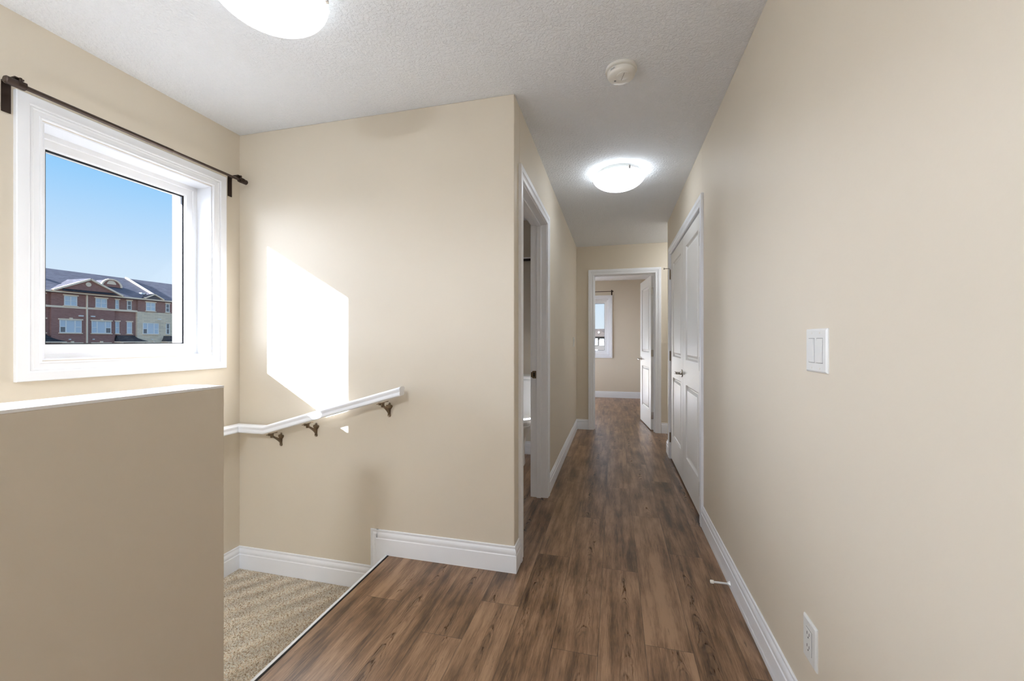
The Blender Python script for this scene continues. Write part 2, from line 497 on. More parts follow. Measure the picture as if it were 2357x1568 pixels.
mb = wall_with_hole(MB(), 'y', YF, YF + .18, -3.0, 1.2, -.1, H, F2X0, F2X1, F2Z0, F2Z1)
struct('wall_far', mb, M['wall'], 'beige far wall of the room beyond the open door', 'wall')
struct('wall_bedroom', wall_with_hole(MB(), 'x', -3.0, -2.9, 5.64, YF, 0, H, 6.55, 8.10, .55, 2.3).box(1.1, 1.2, 5.64, YF, 0, H).box(-3.0, XL - .11, YE, 5.64, 0, H), M['wall'], 'side walls of the room beyond the open door', 'wall')
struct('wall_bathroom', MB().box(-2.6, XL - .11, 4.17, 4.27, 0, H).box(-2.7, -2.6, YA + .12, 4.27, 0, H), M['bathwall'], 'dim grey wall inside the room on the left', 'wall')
struct('wall_back', MB().box(-2.5, XR + .11, YB - .1, YB, -3.0, H), M['wall'], 'beige wall behind the viewer', 'wall')
struct('wall_half', MB().box(-1.352, XF, YB, 1.036, -3.0, 1.030), M['wall'], 'beige half wall beside the stairs', 'wall', bevel=0.002)
struct('trim_1', MB().box(-1.352, XF, YB, 1.036, 1.030, 1.037), M['gloss'], 'white painted top of the half wall', 'trim')
struct('wall_under', MB().box(XF - .0, XF + .1, 1.036, YA, -3.0, -.10), M['trim'], 'riser below the edge of the plank floor', 'wall')

# stair landing, carpet and the flight that goes down behind the half wall
mb = MB().box(XW, XF, 1.03, YA, LZ - .25, LZ - .006)
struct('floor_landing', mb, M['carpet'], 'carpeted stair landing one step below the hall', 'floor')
mb = MB()
for k in range(11):
    z = LZ - .19 * (k + 1); y1 = 1.03 - .26 * k
    mb.box(XW, -1.352, y1 - .26, y1, z - .3, z)
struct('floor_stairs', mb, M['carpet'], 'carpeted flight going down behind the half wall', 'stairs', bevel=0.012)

def carpet():
    rng = np.random.default_rng(5)
    pitch = 0.0046
    gx = np.arange(XW + .003, XF - .003, pitch); gy = np.arange(1.03, YA - .003, pitch)
    xx, yy = np.meshgrid(gx, gy); n = xx.size
    x = xx.ravel() + rng.uniform(-.002, .002, n); y = yy.ravel() + rng.uniform(-.002, .002, n)
    s = (x * 0.82 - y * 0.57)
    lean = np.sin(s / 0.115 * 2 * np.pi + 0.5 * np.sin(y * 9)) * 0.0085
    h = rng.uniform(.0055, .0105, n)
    ang = rng.uniform(0, 2 * np.pi, n)
    r = rng.uniform(.0016, .0025, n)
    tx = x + lean * 0.8 + rng.normal(0, .0017, n); ty = y - np.abs(lean) * .2 + lean * .6 + rng.normal(0, .0017, n)
    tx = np.clip(tx, XW + .001, XF - .001); ty = np.clip(ty, 1.02, YA - .001)
    V = np.zeros((n, 7, 3))
    for k in range(3):
        a = ang + k * 2 * np.pi / 3
        V[:, k, 0] = x + r * np.cos(a); V[:, k, 1] = y + r * np.sin(a); V[:, k, 2] = LZ - .007
        V[:, 3 + k, 0] = (x + tx) / 2 + r * 1.15 * np.cos(a + .5); V[:, 3 + k, 1] = (y + ty) / 2 + r * 1.15 * np.sin(a + .5); V[:, 3 + k, 2] = LZ - .006 + h * .55
    V[:, 6, 0] = tx; V[:, 6, 1] = ty; V[:, 6, 2] = LZ - .006 + h
    base = (np.arange(n) * 7)[:, None]
    q = [np.array([[k, (k + 1) % 3, 3 + (k + 1) % 3], [k, 3 + (k + 1) % 3, 3 + k], [3 + k, 3 + (k + 1) % 3, 6]]) for k in range(3)]
    tri = np.concatenate(q)
    F = (base[:, :, None] + tri[None]).reshape(-1, 3)
    me = bpy.data.meshes.new('carpet')
    me.vertices.add(n * 7); me.vertices.foreach_set('co', V.ravel())
    me.loops.add(F.size); me.loops.foreach_set('vertex_index', F.ravel().astype(np.int32))
    me.polygons.add(len(F)); me.polygons.foreach_set('loop_start', np.arange(0, F.size, 3, dtype=np.int32))
    me.polygons.foreach_set('use_smooth', np.ones(len(F), dtype=bool))
    me.update(calc_edges=True); me.validate()
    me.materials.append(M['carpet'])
    o = bpy.data.objects.new('carpet', me); COL.objects.link(o)
    return tag(o, 'beige cut-pile carpet with vacuum stripes on the landing', 'carpet', kind='stuff')
carpet()

# nosing of the plank floor at the step
mb = MB().box(XF - .016, XF - .004, 1.036, YA - .001, -.035, 0.0035)
o = struct('trim_2', mb, M['trim'], 'thin pale edge strip along the plank floor step', 'trim')
MB().box(XF - .004, XF + .004, 1.036, YA - .001, -.02, 0.0015).build('black_joint', M['gap'], parent=o)

# ------------------------------------------------------------------ baseboards
BB = [(0, 0), (.014, 0), (.014, .082), (.0135, .086), (.0105, .089), (.0105, .094), (.0118, .100), (.0112, .107), (.0085, .114), (.0055, .119), (.0052, .124), (.0065, .127), (.006, .131), (.004, .133), (0, .133)]
def baseboard(name, paths, label, extra=None):
    mb = MB()
    for p in paths: mb.sweep_xy(p, BB)
    if extra: extra(mb)
    return struct(name, mb, M['trim'], label, 'baseboard', smooth=True, angle=25)
def step_return(mb):
    # moulding turned down the left end of the upper baseboard, and the board below floor level
    prof = [(0, 0), (0, .004), (-.002, .006), (-.009, .0055), (-.014, .0055), (-.019, .0085), (-.026, .0112), (-.033, .0118), (-.039, .0105), (-.044, .0105), (-.047, .0142), (-.047, 0)]
    mb.sweep_plane((0, YA, 0), X, Z3, -Y, [(-1.320, -.085), (-1.320, .133), (-1.272, .133)], prof)
    mb.box(-1.280, XF - .016, YA - .0135, YA, -.085, 0.0)
baseboard('baseboard_middle', [[(-1.282, YA, 0), (XL, YA, 0), (XL, D1Y0 - .075, 0)]], 'white baseboard stepping up beside the edge of the plank floor', step_return)
baseboard('baseboard_landing', [[(XW, 1.03, LZ), (XW, YA, LZ), (XF - .016, YA, LZ)]], 'white baseboard around the carpeted landing')
baseboard('baseboard_corridor', [[(XL, D1Y1 + .075, 0), (XL, YE, 0), (D2X0 - .072, YE, 0)]], 'white baseboard along the left side of the corridor')
baseboard('baseboard_right', [[(XR, D3Y0 - .072, 0), (XR, YB, 0)]], 'white baseboard along the long right wall')
baseboard('baseboard_corner', [[(XR + .11, 4.60, 0), (XR, 4.60, 0), (XR, D3Y1 + .072, 0)]], 'short white baseboard wrapping the corner past the closet')
baseboard('baseboard_end', [[(D2X1 + .077, YE, 0), (1.75, YE, 0)]], 'short white baseboard right of the open door')
baseboard('baseboard_far', [[(-2.9, YF, 0), (1.1, YF, 0)]], 'white baseboard on the far bedroom wall')
baseboard('baseboard_bathroom', [[(-2.6, 4.17, 0), (XL - .11, 4.17, 0)]], 'white baseboard inside the dim room on the left')

# ------------------------------------------------------------------ windows
CAS = [(0, 0), (0, .010), (.003, .0125), (.007, .013), (.010, .0112), (.026, .0112), (.030, .0135), (.034, .0135), (.0365, .0115), (.039, .0175), (.042, .019), (.074, .019), (.0765, .0165), (.0765, 0)]
def make_window(name, O, e1, n, a0, a1, z0, z1, depth, frame_w, label, handle=False):
    """hole a0..a1, z0..z1 in the wall plane through O; e1 to the right, n into the room"""
    w = struct_empty(name, label, 'window', Vector(O) + Vector(e1) * (a0 + a1) / 2 + Z3 * z0)
    inv = -w.location
    T = Matrix.Translation(inv)
    rect = [(a0 - .005, z0 - .003), (a0 - .005, z1 + .003), (a1 + .001, z1 + .003), (a1 + .001, z0 - .003)]
    mb = MB().sweep_plane(O, e1, Z3, n, rect, CAS, closed=True)
    mb.build('casing', M['trim'], w, smooth=True, angle=25, xf=T)
    # jamb liner
    liner = [(0, 0.0), (.006, 0.0), (.006, -depth), (0, -depth)]
    r2 = [(a0, z0), (a0, z1), (a1, z1), (a1, z0)]
    r2i = [(a0 + .006, z0 + .006), (a0 + .006, z1 - .006), (a1 - .006, z1 - .006), (a1 - .006, z0 + .006)]
    MB().sweep_plane(O, e1, Z3, n, r2i, liner, closed=True).build('jamb_liner', M['trim'], w, smooth=True, angle=25, xf=T)
    fw = frame_w
    fi = [(a0 + fw, z0 + fw - .004), (a0 + fw, z1 - fw), (a1 - fw, z1 - fw), (a1 - fw, z0 + fw - .004)]
    prof = [(0, -depth - .012), (.006, -depth - .004), (.006, -depth), (fw * .55, -depth + .001), (fw * .6, -depth + .006), (fw - .001, -depth + .006), (fw - .001, -depth - .05), (0, -depth - .05)]
    MB().sweep_plane(O, e1, Z3, n, fi, prof, closed=True).build('window_frame', M['vinyl'], w, smooth=True, angle=25, xf=T)
    gk = [(0, -depth - .013), (.004, -depth - .013), (.004, -depth - .030), (-.005, -depth - .030), (-.005, -depth - .018), (0, -depth - .018)]
    MB().sweep_plane(O, e1, Z3, n, fi, gk, closed=True).build('gasket', M['gasket'], w, xf=T)
    g = MB()
    i0, i1, j0, j1 = a0 + fw - .004, a1 - fw + .004, z0 + fw - .008, z1 - fw + .004
    g.prism([(i0, j0), (i1, j0), (i1, j1), (i0, j1)], O, e1, Z3, n, -depth - .026, -depth - .022)
    g.build('pane', M['glass'], w, xf=T)
    if handle == 'slider':
        c = (a0 + a1) / 2
        MB().prism([(c - .03, z0 + fw), (c + .03, z0 + fw), (c + .03, z1 - fw), (c - .03, z1 - fw)], O, e1, Z3, n, -depth - .045, -depth).build('mullion', M['vinyl'], w, xf=T, bevel=.003)
    return w
win1 = make_window('window_1', (XW, 0, 0), Y, X, WY0, WY1, WZ0, WZ1, 0.105, 0.068, 'large white framed window on the left wall overlooking townhouses')
T = Matrix.Translation(-win1.location)
MB().sweep_plane((-2.395, 0, 0), Y, Z3, X, [(1.0805, 1.051), (1.0805, 2.0395), (1.8375, 2.0395), (1.8375, 1.051)], [(0, 0), (-.006, 0), (-.006, -.115), (0, -.115)], closed=True).build('exterior_return', M['brickmould'], win1, xf=T)
make_window('added_window_3', (XW, 0, 0), Y, X, VY0, VY1, VZ0, VZ1, 0.105, 0.068, 'added white framed window lighting the hall from further back on the left wall')  # unseen window, added so that daylight reaches the hall walls
make_window('added_window_4', (-2.9, 0, 0), Y, X, 6.55, 8.10, .55, 2.3, 0.04, 0.068, 'added white framed window lighting the far room from its left')  # unseen side window, added for daylight in the far room
make_window('window_2', (0, YF, 0), X, -Y, F2X0, F2X1, F2Z0, F2Z1, 0.06, 0.082, 'white framed window seen through the open end door', handle='slider')

# ------------------------------------------------------------------ doors: casings and jambs
CASD = [(0, 0), (0, .010), (.003, .0125), (.007, .013), (.010, .0112), (.024, .0112), (.028, .0135), (.032, .0135), (.0345, .0115), (.037, .0155), (.040, .017), (.066, .017), (.069, .0145), (.069, 0)]
def casing(mb, O, e1, n, a0, a1, zt):
    mb.sweep_plane(O, e1, Z3, n, [(a0, 0.0), (a0, zt), (a1, zt), (a1, 0.0)], CASD)
    return mb
def jamb(mb, O, e1, n, a0, a1, zt, depth, t=.02, stop=None):
    mb.prism([(a0 - t, 0), (a0, 0), (a0, zt), (a1, zt), (a1, 0), (a1 + t, 0), (a1 + t, zt + t), (a0 - t, zt + t)], O, e1, Z3, n, -depth - .002, .002)
    if stop:
        d0, d1 = stop; s = .012
        mb.prism([(a0, 0), (a0 + s, 0), (a0 + s, zt - s), (a1 - s, zt - s), (a1 - s, 0), (a1, 0), (a1, zt), (a0, zt)], O, e1, Z3, n, -d1, -d0)
    return mb

# door_1: doorway on the left of the corridor
d1 = struct_empty('door_1', 'open doorway with white casing on the corridor left wall', 'doorway', (XL, (D1Y0 + D1Y1) / 2, 0))
T = Matrix.Translation(-d1.location)
casing(MB(), (XL, 0, 0), Y, X, D1Y0 - .004, D1Y1 + .004, DZ + .004).build('casing', M['trim'], d1, smooth=True, angle=25, xf=T)
casing(MB(), (XL - .11, 0, 0), -Y, -X, -D1Y1 - .004, -D1Y0 + .004, DZ + .004).build('casing', M['trim'], d1, smooth=True, angle=25, xf=T)
jamb(MB(), (XL, 0, 0), Y, X, D1Y0, D1Y1, DZ, .11, stop=(.040, .073)).build('jamb', M['trim'], d1, xf=T, bevel=.0015)
sp = MB()
sp.prism([(-.016, -.028), (.010, -.028), (.014, -.022), (.014, .022), (.010, .028), (-.016, .028)], (XL - .094, D1Y1, .925), -X, Z3, -Y, 0, .0022)
sp.prism([(.012, -.02), (.024, -.018), (.024, .018), (.012, .02)], (XL - .094, D1Y1, .925), -X, Z3, -Y, .0005, .0035)
spo = sp.build('strike_plate', M['antique'], d1, xf=T); spo['label'] = 'antique metal strike plate'
MB().box(XL - .100, XL - .088, D1Y1 - .0030, D1Y1 - .002, .910, .940).build('latch_hole', M['gap'], spo, xf=T)

# panelled door leaves -------------------------------------------------
def leaf_mesh(w, h, t, panels):
    mb = MB()
    xs = sorted({0, w} | {p for q in panels for p in (q[0], q[1])}); zs = sorted({0, h} | {p for q in panels for p in (q[2], q[3])})
    for side in (0, 1):
        def P(x, d, z): return (x, d if side == 0 else t - d, z)
        for i in range(len(xs) - 1):
            for j in range(len(zs) - 1):
                x0, x1, z0, z1 = xs[i], xs[i + 1], zs[j], zs[j + 1]
                if (x0, x1, z0, z1) in panels:
                    loops = [(0, 0), (.004, .001), (.009, .011), (.018, .0135), (.026, .0125), (.044, .0035), (.048, .003)]
                    rings = [[P(x0 + a, d, z0 + a), P(x1 - a, d, z0 + a), P(x1 - a, d, z1 - a), P(x0 + a, d, z1 - a)] for a, d in loops]
                    o = len(mb.v)
                    for r in rings: mb.v += r
                    for r in range(len(rings) - 1):
                        for k in range(4):
                            a, b = o + r * 4 + k, o + r * 4 + (k + 1) % 4
                            mb.f.append((a, b, b + 4, a + 4))
                    e = o + (len(rings) - 1) * 4
                    mb.f.append((e, e + 1, e + 2, e + 3))
                else:
                    mb.add([P(x0, 0, z0), P(x1, 0, z0), P(x1, 0, z1), P(x0, 0, z1)], [(0, 1, 2, 3)])
    mb.add([(0, 0, 0), (w, 0, 0), (w, t, 0), (0, t, 0)], [(0, 1, 2, 3)]); mb.add([(0, 0, h), (w, 0, h), (w, t, h), (0, t, h)], [(0, 1, 2, 3)])
    mb.add([(0, 0, 0), (0, t, 0), (0, t, h), (0, 0, h)], [(0, 1, 2, 3)]); mb.add([(w, 0, 0), (w, t, 0), (w, t, h), (w, 0, h)], [(0, 1, 2, 3)])
    return mb
def build_leaf(name, w, h, t, panels, parent, loc, rotz):
    mb = leaf_mesh(w, h, t, panels)
    me = bpy.data.meshes.new(name); me.from_pydata(mb.v, [], mb.f)
    bm = bmesh.new(); bm.from_mesh(me); bmesh.ops.remove_doubles(bm, verts=bm.verts, dist=1e-5); bmesh.ops.recalc_face_normals(bm, faces=bm.faces); bm.to_mesh(me); bm.free()
    me.materials.append(M['doorpaint'])
    for p in me.polygons: p.use_smooth = True
    me.set_sharp_from_angle(angle=math.radians(18))
    o = bpy.data.objects.new(name, me); COL.objects.link(o); o.parent = parent; o.location = loc; o.rotation_euler = (0, 0, rotz)
    return o
def hinge_mesh(hh=.089, side=-1):
    """knuckle at the local origin axis; leaves lie along +-x at y=0"""
    mb = MB().tube([(0, 0, -hh / 2), (0, 0, hh / 2)], .0065, 12)
    mb.tube([(0, 0, hh / 2), (0, 0, hh / 2 + .004)], .0045, 10); mb.tube([(0, 0, -hh / 2 - .004), (0, 0, -hh / 2)], .0045, 10)
    for k in (1, 2): mb.tube([(0, 0, -hh / 2 + hh * k / 3 - .0008), (0, 0, -hh / 2 + hh * k / 3 + .0008)], .0070, 12)
    return mb
def lever(parent, loc, rot, flip=1, mat='chrome'):
    """lever handle on a face: local x along the lever, y out of the face (negative y = outwards)"""
    R = Matrix.Translation(loc) @ Matrix.Rotation(rot, 4, 'Z')
    mb = MB().tube([(0, 0, 0), (0, -.006, 0), (0, -.009, 0)], [.032, .032, .026], 28)
    mb.tube([(0, -.009, 0), (0, -.022, 0), (0, -.036, 0)], [.014, .011, .011], 18)
    o = mb.build('door_handle', M[mat], parent, smooth=True, xf=R)
    o['label'] = 'satin nickel lever handle'
    pts, rad = [], []
    for k in range(11):
        s = k / 10
        pts.append((flip * (-.008 + .122 * s), -.045 - .006 * math.sin(s * math.pi) + .010 * s * s, .004 * math.sin(s * 2 * math.pi) - .004 * s))
        rad.append(.0105 - .0035 * s)
    MB().tube([(0, -.034, 0), (0, -.046, 0)], [.0115, .0115], 16).tube(pts, rad, 12).build('lever', M[mat], o, smooth=True, xf=R)
    return o

# door_2: end doorway with a leaf swung into the far room
d2 = struct_empty('door_2', 'open white panel door and casing at the corridor end', 'door', ((D2X0 + D2X1) / 2, YE, 0))
T = Matrix.Translation(-d2.location)
casing(MB(), (0, YE, 0), X, -Y, D2X0 - .004, D2X1 + .004, DZ + .004).build('casing', M['trim'], d2, smooth=True, angle=25, xf=T)
casing(MB(), (0, YE + .11, 0), -X, Y, -D2X1 - .004, -D2X0 + .004, DZ + .004).build('casing', M['trim'], d2, smooth=True, angle=25, xf=T)
jamb(MB(), (0, YE, 0), X, -Y, D2X0, D2X1, DZ, .11, stop=(.040, .073)).build('jamb', M['trim'], d2, xf=T, bevel=.0015)
PAN = lambda w: [(.125, w - .125, .235, .815), (.125, w - .125, 1.012, 1.918)]
hx, hy = D2X1 - .004, YE + .118
ang = math.atan2(.993, -.115)
w2 = .762
leaf = build_leaf('door_leaf', w2, 2.03, .035, PAN(w2), d2, Vector((hx - .002, hy + .003, .012)) - d2.location, ang)
lever(leaf, (w2 - .065, .035, .905), math.pi, flip=1)
lever(leaf, (w2 - .065, 0, .905), 0, flip=-1)
for z in (.20, 1.02, 1.84):
    hm = hinge_mesh()
    hm.box(-.034, 0, .0, .0022, -.0445, .0445)
    R = Matrix.Translation(Vector((hx, hy - .002, z)) - d2.location)
    ho = hm.build('hinge', M['chrome'], d2, smooth=True, xf=R)
    # plate let into the hinge edge of the leaf
    q = MB().box(-.0015, .0005, .002, .033, z - .012 - .0445, z - .012 + .0445)
    q.build('hinge_plate', M['chrome'], leaf)

# door_3: closet double doors on the right wall
d3 = struct_empty('door_3', 'white two-leaf closet door with raised panels on the right wall', 'closet door', (XR, (D3Y0 + D3Y1) / 2, 0))
T = Matrix.Translation(-d3.location)
casing(MB(), (XR, 0, 0), -Y, -X, -D3Y1 - .002, -D3Y0 + .002, DZ - .002).build('casing', M['trim'], d3, smooth=True, angle=25, xf=T)
jamb(MB(), (XR, 0, 0), -Y, -X, -D3Y1, -D3Y0, DZ - .006, .11, t=.012, stop=(.042, .075)).build('jamb', M['trim'], d3, xf=T, bevel=.0015)
wl = (D3Y1 - D3Y0) / 2 - .0055
PW = [(.122, wl - .122, .232, .818), (.122, wl - .122, 1.012, 1.924)]
zb = .014
# near leaf hinged at the near jamb, far leaf hinged at the far jamb; faces flush with the wall
# local x along the leaf, local y=0 face towards the corridor (-X)
nl = build_leaf('near_leaf', wl, 2.022, .035, PW, d3, Vector((XR + .003 + .035, D3Y0 + .003, zb)) - d3.location, math.pi / 2)
fl = build_leaf('far_leaf', wl, 2.022, .035, PW, d3, Vector((XR + .003, D3Y1 - .003, zb)) - d3.location, -math.pi / 2)
lever(fl, (wl - .045, 0, .895), 0, flip=-1)
for yy, tgt in ((D3Y0 + .001, 'n'), (D3Y1 - .001, 'f')):
    for z in (.215, 1.03, 1.845):
        R = Matrix.Translation(Vector((XR - .006, yy, z)) - d3.location)
        ho = hinge_mesh(.092).build('hinge', M['antique'], d3, smooth=True, xf=R)
        if tgt == 'f' and z > 1.5:
            a = Vector((XR - .006, yy, z + .05)) - d3.location
            MB().tube([a, a + Vector((-.012, 0, .012)), a + Vector((-.050, .004, .012))], .0035, 10).tube([a + Vector((-.050, .004, .012)), a + Vector((-.062, .005, .012))], .0085, 14).build('hinge_pin_stop', M['chrome'], ho, smooth=True)

# ------------------------------------------------------------------ handrail on the middle wall
hr = thing('handrail', 'white painted handrail on metal brackets sloping along the beige wall', 'handrail', (-1.09, 1.95, .914))
T = Matrix.Translation(-hr.location)
RP = [(-.019, -.0235), (.019, -.0235), (.0235, -.019), (.0245, -.009), (.0225, -.005), (.0215, -.001), (.0235, .005), (.0262, .011), (.0255, .0165), (.021, .0215), (.012, .0242), (0, .0250), (-.012, .0242), (-.021, .0215), (-.0255, .0165), (-.0262, .011), (-.0235, .005), (-.0215, -.001), (-.0225, -.005), (-.0245, -.009), (-.0235, -.019)]
def rail_z(x): return .914 + (x + 1.09) * (.914 - .664) / (1.965 - 1.09)
path = [(-2.16, -.70, .664 - 1.75 * .73), (-2.16, 1.05, .664), (-2.16, 1.95, .664), (-1.965, 1.95, .664), (-1.09, 1.95, .914)]
mb = MB().sweep_xy(path, RP)
mb.build('rail', M['trim'], hr, smooth=True, angle=35, xf=T)
def bracket(x):
    zt = rail_z(x - .035) - .0245
    z0 = zt - .045
    # wall plate with lobes
    mb = MB()
    mb.prism([(-.006, -.042), (.006, -.042), (.0095, -.034), (.0075, -.020), (.0085, 0), (.018, .012), (.020, .020), (.015, .026), (.008, .023), (.006, .030), (.004, .038), (-.004, .038), (-.006, .030), (-.008, .023), (-.015, .026), (-.020, .020), (-.018, .012), (-.0085, 0), (-.0075, -.020), (-.0095, -.034)],
             (x, YA, z0), X, Z3, -Y, 0, .005)
    o = mb.build('rail_bracket', M['antique'], hr, xf=T, bevel=.0015); o['label'] = 'antique metal bracket'
    # tapered web arm
    arm = MB()
    n = 8
    for i in range(n):
        pass
    top = [(.004 + .066 * k / n, .004 + .034 * (k / n) ** 1.3) for k in range(n + 1)]
    bot = [(.004 + .066 * k / n, -.028 + .056 * (k / n) ** .8) for k in range(n + 1)]
    for k in range(n):
        poly = [top[k], top[k + 1], bot[k + 1], bot[k]]
        w = .0055 - .0012 * k / n
        arm.prism(poly, (x, YA, z0), -Y, Z3, X, -w, w)
    arm.build('bracket_arm', M['antique'], o, xf=T, bevel=.0012)
    sd = MB()
    sd.bar((x - .030, 1.95, zt + .001 - .030 * .2857), (x + .030, 1.95, zt + .001 + .030 * .2857), .020, .004)
    sd.tube([(x, 1.95, zt - .022), (x, 1.95, zt)], [.008, .0105], 14)
    sd.tube([(x - .018, 1.95, zt - .012), (x - .018, 1.95, zt)], [.007, .007], 12)
    sd.build('saddle', M['antique'], o, xf=T, smooth=True)
    for dz in (-.036, .034):
        MB().tube([(x, YA - .005, z0 + dz), (x, YA - .0085, z0 + dz)], [.0042, .003], 12).build('screw', M['chrome'], o, xf=T, smooth=True)
for x in (-1.205, -1.678, -1.922): bracket(x)

# ------------------------------------------------------------------ curtain rods
def curtain_rod(O, e1, n, a_l, a_r, z, standoff, label, pl=(None, None), tele=True, scale=1.0, group=None):
    """a_l, a_r: ends along e1; brackets at pl"""
    O, e1, n = Vector(O), Vector(e1), Vector(n)
    base = O + e1 * pl[0] + Z3 * z
    r = thing('curtain_rod', label, 'curtain rod', base)
    T = Matrix.Translation(-base)
    P = lambda a, d, zz: O + e1 * a + n * d + Z3 * zz
    mid = a_l + (a_r - a_l) * .58
    MB().tube([P(a_l + .05, standoff, z), P(mid, standoff, z), P(mid + .001, standoff, z), P(a_r - .03, standoff, z)], [.0085, .0085, .0068, .0068], 16).build('rod', M['rodmetal'], r, smooth=True, xf=T)
    for a0, a1 in ((a_l, a_l + .055), (a_r - .045, a_r)):
        m = MB(); s = 1 if a0 == a_l else -1
        ends = (a0, a1) if s == 1 else (a1, a0)
        m.tube([P(ends[0], standoff, z), P(ends[0] + s * .004, standoff, z), P(ends[1] - s * .004, standoff, z), P(ends[1], standoff, z)], [.011, .0145, .0145, .010], 18)
        m.build('finial', M['rodmetal'], r, smooth=True, xf=T)
    for a in pl:
        b = MB()
        e = .013
        b.prism([(a - e, z - .088), (a + e, z - .088), (a + e, z + .030), (a - e, z + .030)], O, e1, Z3, n, .001, .004)
        b.prism([(a - e, z + .024), (a + e, z + .024), (a + e, z + .030), (a - e, z + .030)], O, e1, Z3, n, .001, standoff - .006)
        ob = b.build('rod_bracket', M['bronze'], r, xf=T, bevel=.0008)
        c = MB()
        prof = [(0.0165 * math.cos(math.radians(t)), 0.0165 * math.sin(math.radians(t))) for t in range(150, 391, 20)]
        prof += [(0.0125 * math.cos(math.radians(t)), 0.0125 * math.sin(math.radians(t))) for t in range(390, 149, -20)]
        c.prism([(-q[0], q[1]) for q in prof], P(a, standoff, z + .003), n, Z3, e1, -.011, .011)
        c.prism([(standoff - .024, z + .020), (standoff - .012, z + .004), (standoff - .010, z + .030), (standoff - .020, z + .030)], O + e1 * a, n, Z3, e1, -.009, .009)
        c.build('rod_cradle', M['bronze'], ob, xf=T)
        MB().tube([P(a, standoff, z + .008), P(a, standoff, z + .028)], [.004, .004], 10).build('set_screw', M['bronze'], ob, xf=T, smooth=True)
    return r
curtain_rod((XW, 0, 0), Y, X, .985, 1.990, 2.130, .085, 'long dark bronze curtain rod above the large window by the stairs', pl=(1.028, 1.952))
curtain_rod((0, YF, 0), X, -Y, -1.42, -.022, 2.205, .085, 'dark curtain rod above the bedroom window past the open door', pl=(-1.36, -.055))

# ------------------------------------------------------------------ ceiling lights
def ceiling_light(loc, label, turn):
    r = thing('ceiling_light', label, 'ceiling light', loc, (0, 0, turn), 'frosted dome lights on the hall ceiling')
    MB().lathe([(.001, -.036), (.172, -.036), (.176, -.034), (.176, -.030), (.150, -.018), (.150, 0)], n=48).build('pan', M['plastic'], r, smooth=True)
    R, d = .190, .088
    prof = []
    for k in range(15):
        a = k / 14
        rr = R * math.sin(a * math.pi / 2) ** .92
        prof.append((max(rr, .001), -.042 - d * (1 - (rr / R) ** 2.2) ** .62))
    inner = [(max(p[0] - .004, .0008), p[1] + .004) for p in reversed(prof)]
    MB().lathe(prof + inner, n=72, caps=False).build('glass_shade', M['lampglass'], r, smooth=True, angle=60)
    for k in range(3):
        a = math.radians(120 * k)
        c = MB()
        c.box(.170, .196, -.007, .007, -.030, -.027).box(.192, .196, -.007, .007, -.050, -.027).box(.180, .196, -.007, .007, -.052, -.049)
        c.box(.150, .176, -.007, .007, -.030, -.024)
        c.build('clip', M['chrome'], r, xf=Matrix.Rotation(a, 4, 'Z'), bevel=.001)
    return r
cl = ceiling_light((-1.172, 1.178, H), 'frosted dome ceiling light above the stair landing, partly out of frame', .4)
fl2 = dup(cl, (.030, 3.150, H), 'frosted dome ceiling light in the corridor past the smoke detector')
fl2.rotation_euler = (0, 0, math.radians(172))
for c in fl2.children:
    if c.name.startswith('glass_shade'):
        c.material_slots[0].link = 'OBJECT'; c.material_slots[0].material = lamp_mat('frosted_lamp_glass_corridor', 6.0)
bk = dup(cl, (-1.172, -1.35, H), 'added frosted dome lamp behind the viewer to brighten the upper hall')  # out-of-view lamp added to brighten the hall
for c in bk.children:
    if c.name.startswith('glass_shade'):
        c.material_slots[0].link = 'OBJECT'; c.material_slots[0].material = lamp_mat('added_hall_lamp_glass', 95.0)
al = dup(fl2, (1.15, 5.05, H), 'added unseen frosted dome lamp lighting the corridor from the alcove')  # hidden lamp added to lift the corridor walls and ceiling
for c in al.children:
    if c.name.startswith('glass_shade'): c.material_slots[0].material = lamp_mat('added_alcove_lamp_glass', 15.0)

# ------------------------------------------------------------------ smoke detector
sd = thing('smoke_detector', 'round white smoke detector on the textured ceiling', 'smoke detector', (.030, 1.957, H), (0, 0, math.radians(14)))
MB().lathe([(.070, 0), (.071, -.004), (.071, -.012), (.067, -.014)][::-1], n=56).build('base', M['cream'], sd, smooth=True)
MB().lathe([(.001, -.046), (.030, -.0455), (.050, -.043), (.059, -.038), (.063, -.030), (.063, -.017), (.058, -.015), (.058, -.012)], n=56).build('body', M['cream'], sd, smooth=True)
g = MB()
for k in range(4):
    a = math.radians(50 + k * 5); g.box(-.0012, .0012, .0600, .0640, -.030, -.018); 
    vs = g.v[-8:]; R = Matrix.Rotation(a - math.pi / 2, 4, 'Z')
    g.v[-8:] = [tuple(R @ Vector(p)) for p in vs]
g.build('sounder_slots', M['gap'], sd)
tb = MB().lathe([(.029, -.0425), (.029, -.0472), (.026, -.0488), (.001, -.0492)][::-1], (0.003, -.022, 0), n=40).build('test_button', M['cream'], sd, smooth=True)
MB().box(.0014, .0026, -.048, .006, -.0497, -.0480).build('seam', M['gap'], sd)
MB().tube([(-.024, .016, -.0440), (-.024, .016, -.0470)], .005, 16).build('indicator', M['seamgrey'], sd)
st = MB().prism([(-.015, -.005), (.015, -.005), (.015, .005), (-.015, .005)], (0, 0, 0), X, Z3, -Y, 0, .0008)
R = Matrix.Rotation(math.radians(-28), 4, 'Z') @ Matrix.Translation((0, -.0632, -.0245))
R2 = Matrix.Rotation(math.radians(-50), 4, 'Z') @ Matrix.Translation((0, -.0632, -.0245))
lab = st.build('sticker', M['plastic'], sd, xf=R2)
tx = MB()
